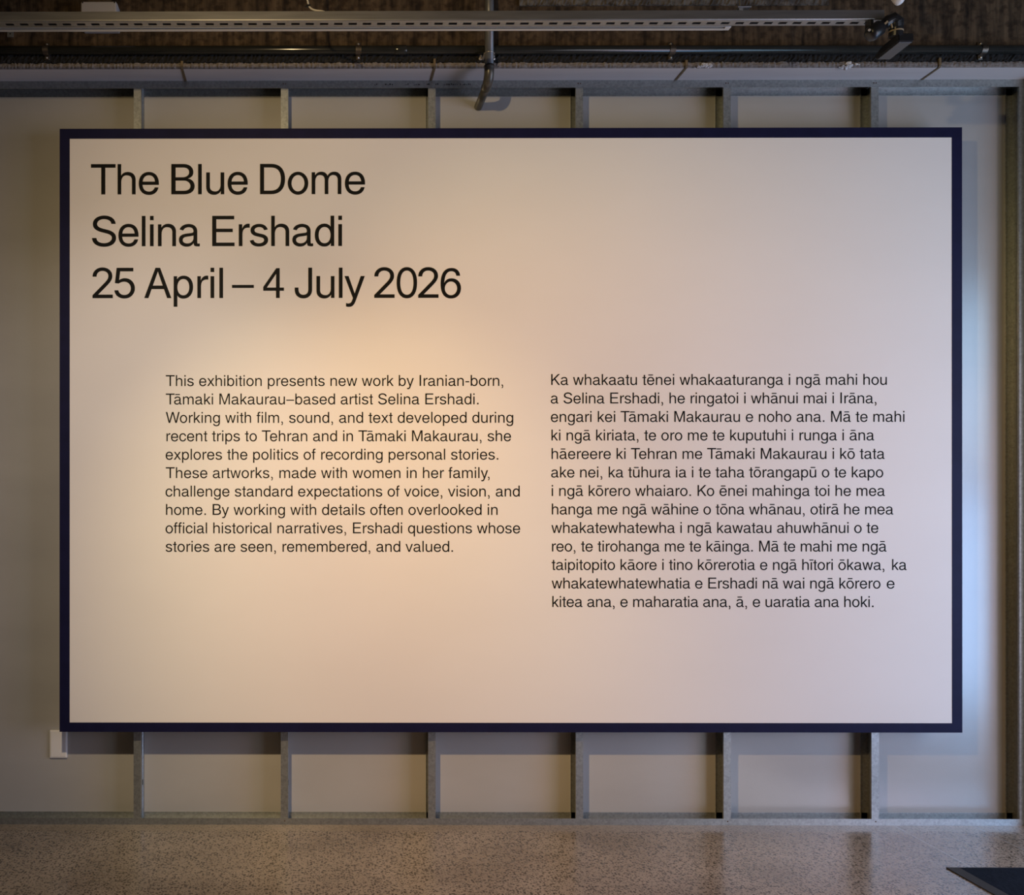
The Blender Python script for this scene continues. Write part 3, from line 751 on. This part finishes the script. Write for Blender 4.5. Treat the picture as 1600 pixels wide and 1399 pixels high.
LX0, LX1 = SX0, 2.155
t = thing('lighting_strip', 'thin pale aluminium lighting strip fixed along the back of the slotted strut', 'rail', ((LX0+LX1)/2, -0.4755, 2.979))
bm = bmesh.new()
y0, y1, z0, z1 = -0.4855, -0.4635, 2.9795, 3.004
prism(bm, [(y0, z0+0.001), (y0+0.0012, z0+0.001), (y0+0.0012, z1-0.002), (y1-0.011, z1-0.002), (y1-0.011, z0), (y1, z0), (y1, z1), (y0, z1)], 'x', LX0, LX1 - 0.020)
obj('extrusion', bm, M['alu'], t)
obj('end_cap', B(LX1 - 0.020, LX1, y0, y1, z0, z1, 0.0008, 1), M['alu'], t)

# ---------------------------------------------------------------- junction box on the beam
t = thing('junction_box', 'light grey junction box on the concrete beam behind the strut, upper left', 'box', (-0.150, -0.0976, 3.1705))
bx = (-0.2205, -0.0800, -0.1590, -0.0970, 3.1705, 3.2655)
obj('body', B(bx[0], bx[1], bx[2] + 0.014, bx[3], bx[4], bx[5], 0.004, 2), M['grey_plastic'], t)
lid = obj('lid', B(bx[0] + 0.001, bx[1] - 0.001, bx[2], bx[2] + 0.0135, bx[4] + 0.001, bx[5] - 0.001, 0.006, 3), M['grey_plastic'], t)
for sx in (bx[0] + 0.008, bx[1] - 0.008):
    for sz in (bx[4] + 0.008, bx[5] - 0.006):
        bm = bmesh.new(); lathe(bm, [(0, 0.0030), (0.0015, 0.0030)], (sx, bx[2] + 0.001, sz), (0, -1, 0), 12)
        obj('screw', bm, M['stamp'], lid)

# ---------------------------------------------------------------- small hanging cable
t = thing('hanging_cable', 'thin white cable dropping from above onto the slotted strut, with a black tie', 'cable', (0.70, -0.48, 3.016))
ctrl = [(0.655, -0.45, 3.618), (0.657, -0.45, 3.35), (0.661, -0.45, 3.13), (0.6655, -0.45, 3.095), (0.671, -0.451, 3.075), (0.681, -0.455, 3.063), (0.697, -0.462, 3.054), (0.716, -0.470, 3.047), (0.735, -0.482, 3.034), (0.750, -0.495, 3.022), (0.762, -0.507, 3.0185)]
fine = []
for i in range(len(ctrl) - 1):
    p0, p1, p2, p3 = (Vector(ctrl[max(0, min(len(ctrl)-1, i + k))]) for k in (-1, 0, 1, 2))
    for j in range(4):
        u = j / 4
        fine.append(0.5 * ((2*p1) + (p2-p0)*u + (2*p0-5*p1+4*p2-p3)*u*u + (3*p1-p0-3*p2+p3)*u**3))
fine.append(Vector(ctrl[-1]))
bm = bmesh.new(); tube(bm, fine, 0.0032, 10)
obj('flex', bm, M['cable'], t, True)
bm = bmesh.new(); box(bm, 0.662, 0.676, -0.458, -0.444, 3.0735, 3.0795, 0.001, 1); box(bm, 0.655, 0.664, -0.453, -0.449, 3.073, 3.077)
obj('cable_tie', bm, M['black_plastic'], t)

# ---------------------------------------------------------------- white conduit end, top right
t = thing('white_tube', 'white rounded tube end hanging down at the top edge, above the black floodlight', 'tube', (2.842, -0.35, 3.138))
bm = bmesh.new()
a = Vector((2.842, -0.35, 3.138)); d = Vector((-0.075, 0.0, 0.48)); L_ = d.length; d.normalize()
d2 = Vector((-0.6, 0, 0.8))
lathe(bm, [(0.0, 0.002), (0.0008, 0.0065), (0.0028, 0.0110), (0.0062, 0.0145), (0.0110, 0.0168), (0.0175, 0.0175), (0.075, 0.0175)], a, d2, 28)
obj('tube', bm, M['white_plastic'], t, True)
q = a + d2 * 0.070
bm = bmesh.new(); tube(bm, [q, q + Vector((-0.01, 0, 0.02)), (q.x - 0.012, q.y, 3.618)], 0.008, 14)
obj('stem', bm, M['white_plastic'], t, True)

# ---------------------------------------------------------------- black floodlight at the strut end
t = thing('floodlight', 'black swivel floodlight hanging from the right end of the slotted strut', 'light', (2.66, -0.507, 2.981))
bm = bmesh.new()
lathe(bm, [(0.0, 0.006), (0.002, 0.016), (0.008, 0.0225), (0.016, 0.0255), (0.050, 0.0255), (0.056, 0.018), (0.090, 0.0150)], (2.609, -0.53, 2.924), (0.80, 0.05, 0.62), 26)
mt = obj('mount', bm, M['black_plastic'], t, True)
bm = bmesh.new(); box(bm, 2.628, 2.640, -0.512, -0.480, 2.962, 2.9953, 0.002, 1)
obj('clamp', bm, M['black_plastic'], mt)
bm = bmesh.new(); lathe(bm, [(0, 0.0045), (0.001, 0.0045)], (2.598, -0.5535, 2.933), (-0.3, -1, 0.0), 12)
obj('badge', bm, M['grey_plastic'], mt)
bm = bmesh.new()
tube(bm, [(2.664, -0.528, 2.966), (2.678, -0.528, 2.977), (2.692, -0.528, 2.982), (2.704, -0.527, 2.973), (2.708, -0.524, 2.956), (2.710, -0.520, 2.929)], [0.0165, 0.0200, 0.0235, 0.0245, 0.0220, 0.0220], 22)
for zz in (2.976, 2.970, 2.964):
    tube(bm, [(2.707, -0.525, zz + 0.001), (2.707, -0.525, zz - 0.001)], 0.0240, 22)
arm = obj('knuckle_arm', bm, M['black_plastic'], t)
bm = bmesh.new(); tube(bm, [(2.709, -0.5215, 2.9470), (2.709, -0.5210, 2.9420)], 0.0235, 22)
obj('tape_band', bm, M['tape'], arm)
bm = bmesh.new(); tube(bm, [(2.660, -0.528, 2.9665), (2.6645, -0.528, 2.9615)], 0.0185, 22)
tube(bm, [(2.676, -0.548, 2.959), (2.682, -0.545, 2.945)], 0.0025, 8)
obj('tape_band', bm, M['tape'], arm)
# head: small oblong housing reaching back over the wall, glass underneath
bm = bmesh.new()
prism(bm, [(-0.538, 2.9035), (-0.536, 2.9325), (-0.452, 2.9345), (-0.413, 2.924), (-0.413, 2.9035)], 'x', 2.7090, 2.7610)
bmesh.ops.bevel(bm, geom=list(bm.edges), offset=0.0025, segments=2, affect='EDGES')
head = obj('lamp_head', bm, M['black_plastic'], t)
obj('lens', B(2.7130, 2.7570, -0.533, -0.418, 2.9018, 2.9040, 0.0006, 1), M['grey_lens'], head, label='dark grey glass')
t.location = t.location + Vector((-0.017, -0.022, -0.0145))

# ---------------------------------------------------------------- entrance mat
mx0, mx1, my0, my1 = 2.948, 4.15, -1.75, -0.4265
t = thing('entrance_mat', 'dark navy entrance mat with black rubber edge on the concrete floor', 'mat', ((mx0+mx1)/2, (my0+my1)/2, 0))
bm = bmesh.new()
bw = 0.036; h = 0.009
O = [(mx0, my0), (mx1, my0), (mx1, my1), (mx0, my1)]
I = [(mx0+bw, my0+bw), (mx1-bw, my0+bw), (mx1-bw, my1-0.014), (mx0+bw, my1-0.014)]
o0 = [bm.verts.new((*p, 0.0005)) for p in O]; o1 = [bm.verts.new((*p, 0.004)) for p in O]
i1 = [bm.verts.new((*p, h)) for p in I]; i0 = [bm.verts.new((*p, 0.0005)) for p in I]
for i in range(4):
    j = (i+1) % 4
    for A, C in ((o0, o1), (o1, i1), (i1, i0), (i0, o0)):
        bm.faces.new((A[i], A[j], C[j], C[i]))
obj('rubber_edge', bm, M['rubber'], t, label='black bevelled rubber edge')
obj('carpet_pad', B(mx0+bw+0.003, mx1-bw-0.003, my0+bw+0.003, my1-0.017, 0.0005, h - 0.001), M['carpet'], t, label='dark navy ribbed carpet')
